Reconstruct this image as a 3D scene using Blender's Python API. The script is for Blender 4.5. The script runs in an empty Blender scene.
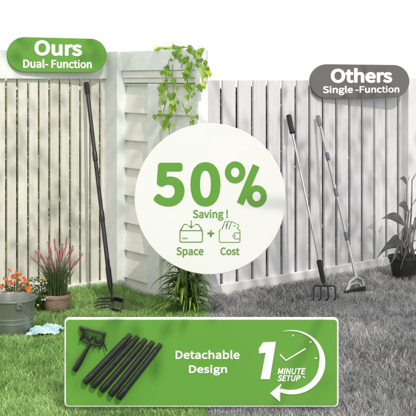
import bpy, bmesh, math, random
import numpy as np
from mathutils import Vector, Matrix

S = bpy.context.scene
COL = S.collection
random.seed(11)
rng = np.random.default_rng(5)

# ------------------------------------------------------------------ camera
EYE = 1.45
cam_d = bpy.data.cameras.new('camera')
cam = bpy.data.objects.new('camera', cam_d)
COL.objects.link(cam)
cam.location = (0, 0, EYE)
cam.rotation_euler = (math.radians(90), 0, 0)
cam_d.sensor_width = 36
cam_d.lens = 36 * 1000 / 416
cam_d.shift_y = -(208 - 80) / 416
cam_d.clip_start = 0.05
cam_d.clip_end = 500
S.camera = cam

# ------------------------------------------------------------------ daylight
SUN = Vector((0.31, -0.72, 0.76)).normalized()
elev = math.asin(SUN.z)
azim = math.atan2(SUN.x, SUN.y)
w = bpy.data.worlds.new('World')
S.world = w
w.use_nodes = True
nt = w.node_tree
nt.nodes.clear()
out = nt.nodes.new('ShaderNodeOutputWorld')
sky = nt.nodes.new('ShaderNodeTexSky')
sky.sky_type = 'NISHITA'
sky.sun_disc = False
sky.sun_elevation = elev
sky.sun_rotation = azim
sky.dust_density = 2.0
bg = nt.nodes.new('ShaderNodeBackground')
bg.inputs['Strength'].default_value = 0.10
nt.links.new(sky.outputs[0], bg.inputs['Color'])
# bright white cloud bank, densest towards the horizon
cl = nt.nodes.new('ShaderNodeBackground')
cl.inputs['Color'].default_value = (1.0, 1.0, 1.0, 1)
cl.inputs['Strength'].default_value = 1.35
tc = nt.nodes.new('ShaderNodeTexCoord')
sep = nt.nodes.new('ShaderNodeSeparateXYZ')
nt.links.new(tc.outputs['Generated'], sep.inputs[0])
noi = nt.nodes.new('ShaderNodeTexNoise')
noi.inputs['Scale'].default_value = 3.0
noi.inputs['Detail'].default_value = 5
nt.links.new(tc.outputs['Generated'], noi.inputs['Vector'])
ma = nt.nodes.new('ShaderNodeMath'); ma.operation = 'MULTIPLY_ADD'
nt.links.new(noi.outputs['Fac'], ma.inputs[0]); ma.inputs[1].default_value = -0.55
nt.links.new(sep.outputs['Z'], ma.inputs[2])
mr = nt.nodes.new('ShaderNodeMapRange')
nt.links.new(ma.outputs[0], mr.inputs['Value'])
mr.inputs['From Min'].default_value = 0.0
mr.inputs['From Max'].default_value = 0.55
mr.inputs['To Min'].default_value = 1.0
mr.inputs['To Max'].default_value = 0.75
mx = nt.nodes.new('ShaderNodeMixShader')
nt.links.new(mr.outputs[0], mx.inputs[0])
nt.links.new(bg.outputs[0], mx.inputs[1])
nt.links.new(cl.outputs[0], mx.inputs[2])
nt.links.new(mx.outputs[0], out.inputs[0])

sl = bpy.data.lights.new('sun', 'SUN')
sl.energy = 2.15
sl.angle = math.radians(0.55)
sl.color = (1.0, 0.95, 0.865)
so = bpy.data.objects.new('sun', sl)
COL.objects.link(so)
so.rotation_euler = SUN.to_track_quat('Z', 'Y').to_euler()

S.view_settings.view_transform = 'Standard'
S.view_settings.look = 'None'
S.view_settings.exposure = 0.07
S.view_settings.gamma = 1.0
S.view_settings.use_curve_mapping = False


# ------------------------------------------------------------------ helpers
def at(px, py, d):
    """point of the place seen at picture position (px, py) at distance d"""
    return Vector(((px - 208) * d / 1000, d, EYE - (py - 80) * d / 1000))


def lerp(a, b, t): return a + (b - a) * t


def gnd(px, py):
    return at(px, py, EYE * 1000 / (py - 80))


def tag(o, label=None, cat=None, group=None, kind=None):
    if label: o['label'] = label
    if cat: o['category'] = cat
    if group: o['group'] = group
    if kind: o['kind'] = kind
    return o


def empty(name, loc=(0, 0, 0), rz=0, **k):
    o = bpy.data.objects.new(name, None)
    o.empty_display_size = 0.1
    COL.objects.link(o)
    o.location = loc
    o.rotation_euler = (0, 0, rz)
    return tag(o, **k)


def link(name, me, mat, parent=None, smooth=False, bevel=0, **k):
    """mesh is given in world space; the parent's transform is undone"""
    o = bpy.data.objects.new(name, me)
    COL.objects.link(o)
    if mat: me.materials.append(mat)
    if smooth:
        for p in me.polygons: p.use_smooth = True
    if bevel:
        b = o.modifiers.new('bevel', 'BEVEL')
        b.width = bevel; b.segments = 2; b.limit_method = 'ANGLE'
        b.angle_limit = math.radians(40)
    if parent:
        o.parent = parent
        mw = Matrix.Identity(4)
        p = parent
        chain = []
        while p:
            chain.append(p.matrix_basis.copy() if False else Matrix.LocRotScale(p.location, p.rotation_euler, p.scale))
            chain[-1] = chain[-1] if p.parent is None else p.matrix_parent_inverse @ chain[-1]
            p = p.parent
        for m in reversed(chain): mw = mw @ m
        o.matrix_parent_inverse = mw.inverted()
    return tag(o, **k)


class MB:
    def __init__(s):
        s.v = []; s.f = []; s.a = []

    def add(s, vs, fs, a=0.0):
        n = len(s.v)
        s.v += [tuple(v) for v in vs]
        s.f += [tuple(i + n for i in f) for f in fs]
        s.a += [a] * len(vs)

    def box(s, c, size, ax=(1, 0, 0), ay=(0, 1, 0), az=(0, 0, 1), a=0.0):
        c = Vector(c); ax, ay, az = Vector(ax), Vector(ay), Vector(az)
        hx, hy, hz = size[0] / 2, size[1] / 2, size[2] / 2
        vs = [c + ax * (x * hx) + ay * (y * hy) + az * (z * hz)
              for x in (-1, 1) for y in (-1, 1) for z in (-1, 1)]
        fs = [(0, 1, 3, 2), (4, 6, 7, 5), (0, 4, 5, 1), (2, 3, 7, 6), (0, 2, 6, 4), (1, 5, 7, 3)]
        if ax.cross(ay).dot(az) < 0: fs = [f[::-1] for f in fs]
        s.add(vs, fs, a)

    def tube(s, pts, rad, n=10, cap=True, a=0.0):
        pts = [Vector(p) for p in pts]
        if not hasattr(rad, '__len__'): rad = [rad] * len(pts)
        rings = []
        prev = None
        for i, p in enumerate(pts):
            if i == 0: d = pts[1] - p
            elif i == len(pts) - 1: d = p - pts[i - 1]
            else: d = (pts[i + 1] - p).normalized() + (p - pts[i - 1]).normalized()
            d.normalize()
            if prev is None:
                u = d.orthogonal().normalized()
            else:
                u = (prev - d * prev.dot(d))
                u = u.normalized() if u.length > 1e-6 else d.orthogonal().normalized()
            prev = u
            v = d.cross(u)
            rings.append([p + (u * math.cos(2 * math.pi * k / n) + v * math.sin(2 * math.pi * k / n)) * rad[i] for k in range(n)])
        vs = [q for r in rings for q in r]
        fs = []
        for i in range(len(pts) - 1):
            for k in range(n):
                k2 = (k + 1) % n
                fs.append((i * n + k, i * n + k2, (i + 1) * n + k2, (i + 1) * n + k))
        if cap:
            fs.append(tuple(range(n))[::-1])
            fs.append(tuple((len(pts) - 1) * n + k for k in range(n)))
        s.add(vs, fs, a)

    def lathe(s, c, prof, n=48, axis=(0, 0, 1), a=0.0):
        """prof: list of (radius, height) open profile around axis at c"""
        c = Vector(c); z = Vector(axis).normalized()
        u = z.orthogonal().normalized(); v = z.cross(u)
        vs = []
        for r, h in prof:
            for k in range(n):
                t = 2 * math.pi * k / n
                vs.append(c + z * h + (u * math.cos(t) + v * math.sin(t)) * r)
        fs = []
        for i in range(len(prof) - 1):
            for k in range(n):
                k2 = (k + 1) % n
                fs.append((i * n + k, i * n + k2, (i + 1) * n + k2, (i + 1) * n + k))
        s.add(vs, fs, a)

    def prism(s, poly, o, ax, az, ay, depth, a=0.0):
        """extrude a 2D outline (ax, az plane at o) by depth along ay"""
        o = Vector(o); ax, az, ay = Vector(ax), Vector(az), Vector(ay)
        n = len(poly)
        f = [o + ax * x + az * z for x, z in poly]
        b = [p + ay * depth for p in f]
        fs = [tuple(range(n)), tuple(range(2 * n - 1, n - 1, -1))]
        for i in range(n):
            j = (i + 1) % n
            fs.append((j, i, n + i, n + j))
        s.add(f + b, fs, a)

    def ribbon(s, pts, wid, side, fold=0.0, a=0.0):
        """leaf ribbon: centre line pts, widths, sideways vector; folded along the middle"""
        side = Vector(side).normalized()
        vs = []; fs = []
        for i, (p, q) in enumerate(zip(pts, wid)):
            p = Vector(p)
            up = Vector((0, 0, 1)) * (fold * q)
            vs += [p - side * q / 2 + up, p, p + side * q / 2 + up]
        for i in range(len(pts) - 1):
            b = i * 3
            fs += [(b, b + 1, b + 4, b + 3), (b + 1, b + 2, b + 5, b + 4)]
        s.add(vs, fs, a)

    def mesh(s, name):
        me = bpy.data.meshes.new(name)
        me.from_pydata(s.v, [], s.f)
        at_ = me.attributes.new('tint', 'FLOAT', 'POINT')
        at_.data.foreach_set('value', np.array(s.a, dtype=np.float32))
        me.update()
        return me

    def build(s, name, mat, parent=None, smooth=False, bevel=0, **k):
        return link(name, s.mesh(name), mat, parent, smooth, bevel, **k)


def smooth_by_angle(o, deg=35):
    me = o.data
    bm = bmesh.new(); bm.from_mesh(me)
    for f in bm.faces: f.smooth = True
    for e in bm.edges:
        if len(e.link_faces) == 2 and e.calc_face_angle(0) > math.radians(deg): e.smooth = False
    bm.to_mesh(me); bm.free()
    return o


# ------------------------------------------------------------------ materials
def mat(name, c, rough=0.6, c2=None, scale=8, stretch=(1, 1, 1), detail=6, bump=0.0, bscale=None,
        metal=0.0, trans=0.0, tint=None, dirt=None, spec=0.5):
    """c..c2 mixed by noise; tint = list of (pos, colour) ramp over the mesh's 'tint' attribute"""
    m = bpy.data.materials.new(name)
    m.use_nodes = True
    N = m.node_tree.nodes; L = m.node_tree.links
    N.clear()
    o = N.new('ShaderNodeOutputMaterial')
    p = N.new('ShaderNodeBsdfPrincipled')
    p.inputs['Roughness'].default_value = rough
    p.inputs['Metallic'].default_value = metal
    p.inputs['Specular IOR Level'].default_value = spec
    tcn = N.new('ShaderNodeTexCoord')
    mp = N.new('ShaderNodeMapping')
    mp.inputs['Scale'].default_value = stretch
    L.new(tcn.outputs['Object'], mp.inputs[0])
    at_ = N.new('ShaderNodeAttribute'); at_.attribute_name = 'tint'
    no = N.new('ShaderNodeTexNoise')
    no.noise_dimensions = '4D'
    no.inputs['Scale'].default_value = scale
    no.inputs['Detail'].default_value = detail
    L.new(mp.outputs[0], no.inputs['Vector'])
    mw = N.new('ShaderNodeMath'); mw.operation = 'MULTIPLY'
    L.new(at_.outputs['Fac'], mw.inputs[0]); mw.inputs[1].default_value = 17.0
    L.new(mw.outputs[0], no.inputs['W'])
    r = N.new('ShaderNodeValToRGB')
    r.color_ramp.elements[0].position = 0.32
    r.color_ramp.elements[1].position = 0.68
    r.color_ramp.elements[0].color = (*c, 1)
    r.color_ramp.elements[1].color = (*(c2 or c), 1)
    L.new(no.outputs['Fac'], r.inputs[0])
    colr = r.outputs[0]
    if tint:
        tr = N.new('ShaderNodeValToRGB')
        el = tr.color_ramp.elements
        while len(el) < len(tint): el.new(0.5)
        for e, (pos, cc) in zip(el, tint):
            e.position = pos; e.color = (*cc, 1)
        L.new(at_.outputs['Fac'], tr.inputs[0])
        mu = N.new('ShaderNodeMix'); mu.data_type = 'RGBA'; mu.blend_type = 'MULTIPLY'
        mu.inputs[0].default_value = 1.0
        L.new(colr, mu.inputs[6]); L.new(tr.outputs[0], mu.inputs[7])
        colr = mu.outputs[2]
    if dirt:
        n2 = N.new('ShaderNodeTexNoise'); n2.inputs['Scale'].default_value = dirt[1]
        n2.inputs['Detail'].default_value = 8; n2.inputs['Roughness'].default_value = 0.65
        L.new(tcn.outputs['Object'], n2.inputs['Vector'])
        r2 = N.new('ShaderNodeValToRGB')
        r2.color_ramp.elements[0].position = 0.45; r2.color_ramp.elements[1].position = 0.75
        r2.color_ramp.elements[0].color = (0, 0, 0, 1)
        r2.color_ramp.elements[1].color = (dirt[2],) * 3 + (1,)
        L.new(n2.outputs['Fac'], r2.inputs[0])
        md = N.new('ShaderNodeMix'); md.data_type = 'RGBA'
        L.new(r2.outputs[0], md.inputs[0]); L.new(colr, md.inputs[6])
        md.inputs[7].default_value = (*dirt[0], 1)
        colr = md.outputs[2]
    L.new(colr, p.inputs['Base Color'])
    if bump:
        n3 = N.new('ShaderNodeTexNoise'); n3.inputs['Scale'].default_value = bscale or scale * 3
        n3.inputs['Detail'].default_value = 6
        L.new(mp.outputs[0], n3.inputs['Vector'])
        bp = N.new('ShaderNodeBump'); bp.inputs['Strength'].default_value = bump
        bp.inputs['Distance'].default_value = 0.004
        L.new(n3.outputs['Fac'], bp.inputs['Height'])
        L.new(bp.outputs[0], p.inputs['Normal'])
    if trans:
        t = N.new('ShaderNodeBsdfTranslucent')
        L.new(colr, t.inputs['Color'])
        ms = N.new('ShaderNodeMixShader'); ms.inputs[0].default_value = trans
        L.new(p.outputs[0], ms.inputs[1]); L.new(t.outputs[0], ms.inputs[2])
        L.new(ms.outputs[0], o.inputs[0])
    else:
        L.new(p.outputs[0], o.inputs[0])
    return m


M = {}
M['cream'] = mat('cream_boards', (.71, .685, .63), .55, (.80, .775, .725), 5, (9, 9, .6), bump=.45, bscale=12,
                 tint=[(0, (.90, .89, .87)), (1, (1, 1, 1))], dirt=((.42, .39, .31), 7, .22))
M['rail'] = mat('pale_grey_paint', (.725, .745, .74), .5, (.79, .805, .80), 6, (2, 2, 2), bump=.15, dirt=((.45, .47, .46), 9, .18))
M['siding'] = mat('siding_paint', (.75, .745, .71), .55, (.82, .81, .775), 4, (1, 1, 6), bump=.25, bscale=30, dirt=((.45, .44, .38), 6, .2))
M['greyboard'] = mat('grey_white_boards', (.60, .60, .605), .55, (.69, .69, .695), 5, (9, 9, .6), bump=.45, bscale=12,
                     tint=[(0, (.90, .90, .90)), (1, (1, 1, 1))], dirt=((.40, .40, .40), 7, .22))
M['greyrail'] = mat('grey_white_rail', (.67, .67, .675), .5, (.73, .73, .73), 6, bump=.15, dirt=((.42, .42, .42), 9, .2))
M['soil'] = mat('lawn_soil', (.10, .15, .045), .95, (.15, .21, .07), 14, bump=.6)
M['greysoil'] = mat('ashen_soil', (.16, .16, .16), .95, (.22, .22, .22), 14, bump=.6)
M['blade'] = mat('grass_blades', (.85, .9, .8), .6, (1, 1, 1), 1.3, trans=.5, spec=.2,
                 tint=[(0, (.16, .32, .08)), (.4, (.37, .60, .19)), (.75, (.56, .77, .33)), (1, (.80, .85, .52))])
M['greyblade'] = mat('ashen_grass_blades', (.85, .85, .85), .6, (1, 1, 1), 1.3, trans=.5, spec=.2,
                     tint=[(0, (.11, .11, .11)), (.4, (.43, .43, .43)), (.72, (.74, .74, .74)), (1, (.93, .93, .93))])
M['hedge'] = mat('hedge_leaf', (.16, .25, .05), .55, (.36, .42, .08), 3, trans=.4, tint=[(0, (.6, .7, .6)), (1, (1.2, 1.1, .9))])
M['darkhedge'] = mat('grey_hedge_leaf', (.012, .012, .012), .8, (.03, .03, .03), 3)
M['bark'] = mat('bark', (.10, .075, .05), .9, (.18, .14, .10), 12, (1, 1, .3), bump=.8)
M['crown'] = mat('crown_leaf', (.05, .11, .025), .5, (.09, .16, .04), 3, trans=.25)
M['black'] = mat('black_powder_coat', (.012, .012, .013), .36, (.018, .018, .020), 60, bump=.1, bscale=200)
M['rubber'] = mat('black_foam_grip', (.012, .012, .012), .75, (.02, .02, .02), 90, bump=.4, bscale=250)
M['alu'] = mat('brushed_aluminium', (.42, .42, .43), .28, (.52, .52, .53), 40, (1, 1, .1), metal=.95)
M['steel'] = mat('dull_steel', (.34, .34, .35), .42, (.46, .46, .46), 20, metal=.6)
M['joint'] = mat('blue_grey_plastic', (.10, .125, .15), .5, (.13, .155, .18), 30)
M['darksteel'] = mat('dark_steel', (.016, .016, .016), .5, (.03, .03, .03), 30, metal=.2)
M['greygrip'] = mat('grey_foam_grip', (.17, .17, .17), .8, (.24, .24, .24), 80, bump=.4)
M['galv'] = mat('galvanised_steel', (.18, .205, .175), .42, (.28, .305, .275), 14, (1, 1, .5), metal=.6, bump=.1, dirt=((.15, .17, .12), 9, .55))
M['terra'] = mat('woven_brown_pot', (.25, .165, .11), .85, (.42, .30, .215), 40, (1, 1, 3), bump=.9, bscale=60)
M['earth'] = mat('potting_soil', (.035, .026, .018), .95, (.07, .05, .035), 40, bump=.8)
M['tuft'] = mat('tuft_blades', (.06, .12, .035), .5, (.13, .20, .06), 20, trans=.25)
M['plume'] = mat('pink_plume', (.70, .20, .28), .8, (.86, .48, .52), 30, trans=.45)
M['orange'] = mat('orange_petal', (.60, .085, .012), .6, (.74, .17, .02), 30, trans=.25)
M['yellow'] = mat('yellow_petal', (.80, .56, .05), .6, (.85, .68, .12), 30, trans=.2)
M['white'] = mat('white_petal', (.80, .80, .76), .6, (.84, .83, .78), 30, trans=.2)
M['bush'] = mat('bush_leaf', (.045, .11, .02), .5, (.10, .22, .04), 16, trans=.3)
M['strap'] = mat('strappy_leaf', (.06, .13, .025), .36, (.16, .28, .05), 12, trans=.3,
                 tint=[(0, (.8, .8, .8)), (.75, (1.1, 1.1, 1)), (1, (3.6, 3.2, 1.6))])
M['vine'] = mat('vine_leaf', (.17, .36, .03), .45, (.32, .52, .06), 18, trans=.4, tint=[(0, (.75, .85, .7)), (.7, (1, 1, 1)), (.9, (1.7, 1.4, 1.2)), (1, (2.3, 1.6, 1.4))])
M['vinestem'] = mat('vine_stem', (.16, .22, .08), .7, (.22, .28, .12), 20)
M['greyleaf'] = mat('grey_big_leaf', (.18, .18, .18), .38, (.44, .44, .44), 9, bump=.3, trans=.15)
M['darkpot'] = mat('dark_pot', (.012, .012, .012), .6, (.03, .03, .03), 20, bump=.3)
M['cloth'] = mat('teal_cloth', (.26, .47, .46), .9, (.42, .62, .61), 18, bump=.5, dirt=((.82, .83, .82), 9, .9))
M['stick'] = mat('dark_stick', (.03, .03, .03), .8, (.06, .06, .06), 30, bump=.5)
M['signgreen'] = mat('green_sign_enamel', (.115, .325, .043), .5, (.123, .34, .047), 3, bump=.03, bscale=60, spec=.25)
M['signwhite'] = mat('white_sign_enamel', (.75, .755, .75), .45, (.765, .765, .765), 3, bump=.03, bscale=60, spec=.25)
M['signgrey'] = mat('grey_sign_enamel', (.125, .125, .125), .5, (.14, .14, .14), 3, bump=.03, bscale=60, spec=.25)
M['letwhite'] = mat('white_lettering', (.88, .88, .88), .5)
M['letgreen'] = mat('green_lettering', (.115, .325, .043), .5, spec=.25)
M['bracket'] = mat('sign_bracket', (.35, .35, .36), .4, (.42, .42, .43), 30, metal=.7)

# ------------------------------------------------------------------ layout lines
T = Vector((0.785, 0.6195, 0)).normalized()      # along both fences, away to the right
NF = Vector((T.y, -T.x, 0))                       # fence fronts
Wd = Vector((-T.y, T.x, 0)) * -1                  # along the wall, from the corner to its near end (= NF)
F1 = Vector((-1.31, 6.56, 0))
CS = 0.815                                        # corner along fence one
CORNER = F1 + T * CS
NW = -T                                           # wall front normal
WLEN = 1.0
F2 = Vector((-0.12, 6.525, 0))
Z = Vector((0, 0, 1))


def f1(s, off=0, z=0): return F1 + T * s + NF * off + Z * z
def f2(s, off=0, z=0): return F2 + T * s + NF * off + Z * z
def wl(u, off=0, z=0): return CORNER + Wd * u + NW * off + Z * z


# ------------------------------------------------------------------ ground
def sheet(name, x0, x1, y0, y1, m):
    me = bpy.data.meshes.new(name)
    n = 40
    xs = np.linspace(x0, x1, n); ys = np.linspace(y0, y1, n)
    v = [(x, y, 0) for y in ys for x in xs]
    f = [(j * n + i, j * n + i + 1, (j + 1) * n + i + 1, (j + 1) * n + i) for j in range(n - 1) for i in range(n - 1)]
    me.from_pydata(v, [], f)
    return link(name, me, m, kind='structure')


sheet('lawn_ground', -80, 0, -40, 160, M['soil'])
sheet('grey_lawn_ground', 0, 80, -40, 160, M['greysoil'])


def inside_yard(x, y):
    """in front of fence one, the wall and fence two"""
    p = np.stack([x, y], 1)
    a = (p - np.array(F1[:2])) @ np.array(NF[:2])
    b = (p - np.array(CORNER[:2])) @ np.array(NW[:2])
    c = (p - np.array(F2[:2])) @ np.array(NF[:2])
    u = (p - np.array(CORNER[:2])) @ np.array(Wd[:2])
    ok1 = (a > .012) & (b > .012)
    ok2 = (c > .012)
    return np.where(x < 0, ok1, ok2)


def vnoise(x, y, s, seed=0):
    r = np.random.default_rng(seed)
    g = r.random((64, 64))
    xi = x * s; yi = y * s
    x0 = np.floor(xi).astype(int); y0 = np.floor(yi).astype(int)
    fx = xi - x0; fy = yi - y0
    fx = fx * fx * (3 - 2 * fx); fy = fy * fy * (3 - 2 * fy)
    G = lambda a, b: g[a % 64, b % 64]
    return (G(x0, y0) * (1 - fx) + G(x0 + 1, y0) * fx) * (1 - fy) + (G(x0, y0 + 1) * (1 - fx) + G(x0 + 1, y0 + 1) * fx) * fy


SHORT = [(-.61, 6.30, .21, .24), (.76, 6.46, .21, .20), (1.02, 6.74, .16, .22), (-.93, 5.68, .16, .45), (-.93, 6.18, .13, .5), (-1.1, 5.6, .12, .6)]


def grass(name, left, m, label):
    pts = []
    # the near lawn, dense
    n = 400000
    y = rng.uniform(4.0, 8.6, n); x = rng.uniform(-2.0, 2.0, n)
    k = (np.abs(x) < .235 * y + .05)
    pts.append((x[k], y[k], np.zeros(k.sum())))
    # the rest of the yard, thinner
    n = 220000
    y = rng.uniform(1.2, 10.5, n); x = rng.uniform(-4.5, 4.5, n)
    k = ~((np.abs(x) < .235 * y + .05) & (y > 4.0))
    pts.append((x[k], y[k], np.ones(k.sum())))
    x = np.concatenate([p[0] for p in pts]); y = np.concatenate([p[1] for p in pts]); far = np.concatenate([p[2] for p in pts])
    k = ((x < 0) if left else (x >= 0)) & inside_yard(x, y)
    x, y, far = x[k], y[k], far[k]
    clump = vnoise(x + 7, y, 9, 1) * .6 + vnoise(x + 3, y + 5, 22, 2) * .4
    patch = vnoise(x + 9, y + 2, 2.2, 3)
    k = rng.random(len(x)) < np.clip(.35 + 1.1 * (clump - .25), .2, 1)
    x, y, far, clump, patch = x[k], y[k], far[k], clump[k], patch[k]
    n = len(x)
    h = (.019 + .029 * rng.random(n)) * (.65 + .75 * clump) * (1 + .35 * far)
    for cx, cy, r, q in SHORT:
        m_ = (x - cx) ** 2 + (y - cy) ** 2 < r * r
        h[m_] *= q
    m_ = (np.abs(x + .03) < .64) & (y > 4.0) & (y < 4.46)
    h[m_] *= .42
    # blades lean with their clump
    ang0 = vnoise(x + 1, y + 8, 11, 4) * 12.0
    ang = ang0 + rng.normal(0, .9, n)
    lean = h * rng.uniform(.25, 1.25, n)
    wdt = rng.uniform(.0023, .0046, n) * (1 + 1.4 * far)
    dx, dy = np.cos(ang), np.sin(ang)
    fa = ang + rng.uniform(.6, 2.4, n)
    sx, sy = np.cos(fa) * wdt / 2, np.sin(fa) * wdt / 2
    z0 = np.zeros(n)
    V = np.zeros((n, 7, 3), np.float32)
    def put(i, px, py, pz): V[:, i, 0] = px; V[:, i, 1] = py; V[:, i, 2] = pz
    put(0, x - sx, y - sy, z0); put(1, x + sx, y + sy, z0)
    put(2, x + dx * lean * .22 - sx * .95, y + dy * lean * .22 - sy * .95, h * .5)
    put(3, x + dx * lean * .22 + sx * .95, y + dy * lean * .22 + sy * .95, h * .5)
    put(4, x + dx * lean * .62 - sx * .7, y + dy * lean * .62 - sy * .7, h * .86)
    put(5, x + dx * lean * .62 + sx * .7, y + dy * lean * .62 + sy * .7, h * .86)
    put(6, x + dx * lean * 1.15, y + dy * lean * 1.15, h * (1.0 - .12 * rng.random(n)))
    base = (np.arange(n) * 7)[:, None]
    q1 = base + np.array([0, 1, 3, 2]); q2 = base + np.array([2, 3, 5, 4]); t3 = base + np.array([4, 5, 6])
    loops = np.concatenate([q1, q2, t3], 1).ravel().astype(np.int32)
    sizes = np.tile(np.array([4, 4, 3], np.int32), n)
    starts = np.concatenate([[0], np.cumsum(sizes)[:-1]]).astype(np.int32)
    me = bpy.data.meshes.new(name)
    me.vertices.add(n * 7); me.vertices.foreach_set('co', V.ravel())
    me.loops.add(len(loops)); me.loops.foreach_set('vertex_index', loops)
    me.polygons.add(len(sizes)); me.polygons.foreach_set('loop_start', starts)
    me.update(calc_edges=True)
    tint = np.clip(rng.beta(2.0, 2.2, n) * .92 + (patch - .5) * .25 + (clump - .5) * .15, 0, 1)
    dry = rng.random(n) < .04
    tint[dry] = .97
    me.attributes.new('tint', 'FLOAT', 'POINT').data.foreach_set('value', np.repeat(tint, 7).astype(np.float32))
    return link(name, me, m, kind='stuff', label=label, cat='grass')


grass('grass', True, M['blade'], 'short green lawn grass in front of the cream fence')
grass('grass', False, M['greyblade'], 'ashen grey lawn grass in front of the grey fence')

# ------------------------------------------------------------------ fence one (cream boards)
fe = empty('board_fence', f1(0), label='cream upright board fence with a wide pale grey top rail', cat='fence')
b = MB()
pitch = .0802
s = .0675 - pitch * 18
i = 0
while s < CS - .09:
    wd = min(pitch - .016, CS - .072 - s)
    off = random.uniform(-.0015, .0015)
    b.box(f1(s + .008 + wd / 2, -.011 + off, .74), (wd, .018, 1.44), T, NF, Z, a=random.random())
    s += pitch
b.build('board_panel', M['cream'], fe, bevel=.0025)
sL = .0675 - pitch * 18
b = MB(); b.box(f1((sL + CS) / 2 - .008, .012, 1.553), (CS - sL - .12, .028, .19), T, NF, Z)
b.build('top_rail', M['rail'], fe, bevel=.004)
b = MB(); b.box(f1((sL + CS) / 2 - .008, .012, .024), (CS - sL - .12, .026, .05), T, NF, Z)
b.build('bottom_rail', M['rail'], fe, bevel=.004)
b = MB(); b.box(f1(sL - .03, 0, .83), (.09, .09, 1.7), T, NF, Z)
b.build('post', M['rail'], fe, bevel=.005)

# ------------------------------------------------------------------ siding wall
wa = empty('siding_wall', CORNER, label='white lapped siding wall between the two fences', cat='wall')
b = MB(); b.box(wl(.07, .03, .825), (.18, .08, 1.65), Wd, NW, Z)
b.build('corner_post', M['rail'], wa, bevel=.005)


def siding(u0, u1):
    b = MB()
    z = -.105
    while z < 1.42:
        zt = min(z + .195, 1.43)
        # each lap leans out at its foot
        pr = [(-.012, zt), (.014, z + .004), (.014, z), (-.014, z), (-.014, zt)]
        if z < 0: pr = [(-.012, zt), (.002, 0), (-.014, 0), (-.014, zt)]
        n = len(pr)
        vs = [wl(u0, o, q) for o, q in pr] + [wl(u1, o, q) for o, q in pr]
        fs = [tuple(range(n)), tuple(range(2 * n - 1, n - 1, -1))] + [((k + 1) % n, k, n + k, n + (k + 1) % n) for k in range(n)]
        b.add(vs, fs, random.random())
        z += .19
    b.build('siding', M['siding'], wa)


siding(.158, .467)
siding(.598, WLEN - .005)
b = MB(); b.box(wl(.5325, .0, .713), (.135, .06, 1.426), Wd, NW, Z)
b.build('pilaster', M['rail'], wa, bevel=.004)
b = MB(); b.box(wl(WLEN / 2 + .08, -.0, 1.580), (WLEN - .16, .075, .135), Wd, NW, Z)
b.build('header_board', M['rail'], wa, bevel=.004)
b = MB()
b.box(wl(WLEN / 2 + .08, -.0, 1.487), (WLEN - .165, .056, .05), Wd, NW, Z)
b.box(wl(WLEN / 2 + .08, .002, 1.446), (WLEN - .165, .038, .032), Wd, NW, Z)
b.build('moulding', M['siding'], wa, bevel=.006)
b = MB(); b.box(wl(WLEN / 2, -.029, .80), (WLEN - .02, .028, 1.6), Wd, NW, Z)
b.build('wall_core', M['siding'], wa)
b = MB(); b.box(wl(WLEN + .012, -.005, .82), (.03, .082, 1.64), Wd, NW, Z)
b.build('end_post', M['rail'], wa, bevel=.004)

# ------------------------------------------------------------------ fence two (grey)
fg = empty('board_fence', f2(.2), label='grey white upright board fence behind the ashen lawn', cat='fence')
b = MB()
pitch = .1364
s0 = .118 + .153 - pitch * 2
s = s0
while s < 3.6:
    if not (2.03 < s + pitch / 2 < 2.10):
        off = random.uniform(-.0015, .0015)
        b.box(f2(s + .011 + (pitch - .024) / 2, -.011 + off, .725), (pitch - .024, .02, 1.45 + random.uniform(-.002, .002)), T, NF, Z, a=random.random())
    s += pitch
b.build('board_panel', M['greyboard'], fg, bevel=.003)
b = MB(); b.box(f2(1.80, .010, .043), (3.5, .024, .086), T, NF, Z)
b.build('bottom_rail', M['greyrail'], fg, bevel=.004)
b = MB(); b.box(f2(2.135, .02, .735), (.11, .10, 1.47), T, NF, Z)
b.build('post', M['greyrail'], fg, bevel=.005)


# ------------------------------------------------------------------ greenery behind the fences
def leaf_quad(b, p, size, a=0.0):
    d = Vector((random.gauss(0, 1), random.gauss(0, 1), random.gauss(0, .7))).normalized()
    e = d.orthogonal().normalized()
    e = Matrix.Rotation(random.uniform(0, 6.28), 3, d) @ e
    f = d.cross(e)
    b.add([p - e * size, p + f * size * .45, p + e * size, p - f * size * .45], [(0, 1, 2, 3)], a)


def hedge(fn, s0, s1, back, h, n, m, label, lsz):
    root = empty('hedge', fn((s0 + s1) / 2, -back), label=label, cat='hedge')
    b = MB()
    for k in range(n):
        leaf_quad(b, fn(random.uniform(s0, s1), -back + random.uniform(-.18, .18), max(0.02, h * random.random() ** .75)), random.uniform(.6, 1.3) * lsz, random.random())
    b.build('foliage', m, root)
    b = MB()
    s = s0
    while s < s1:
        p = fn(s, -back, 0)
        for j in range(3):
            q = p + Vector((random.uniform(-.15, .15), random.uniform(-.15, .15), h * random.uniform(.6, .9)))
            b.tube([p, (p + q) / 2 + Vector((random.uniform(-.03, .03), 0, 0)), q], [.012, .009, .003], 6)
        s += .3
    b.build('stems', M['bark'], root)


hedge(f1, -1.6, 1.9, .80, 1.58, 9500, M['hedge'], 'green leafy hedge seen through the gaps of the cream fence', .045)
hedge(f2, .1, 3.8, .80, 1.385, 12000, M['darkhedge'], 'dark grey hedge seen through the gaps of the grey fence', .05)

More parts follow.
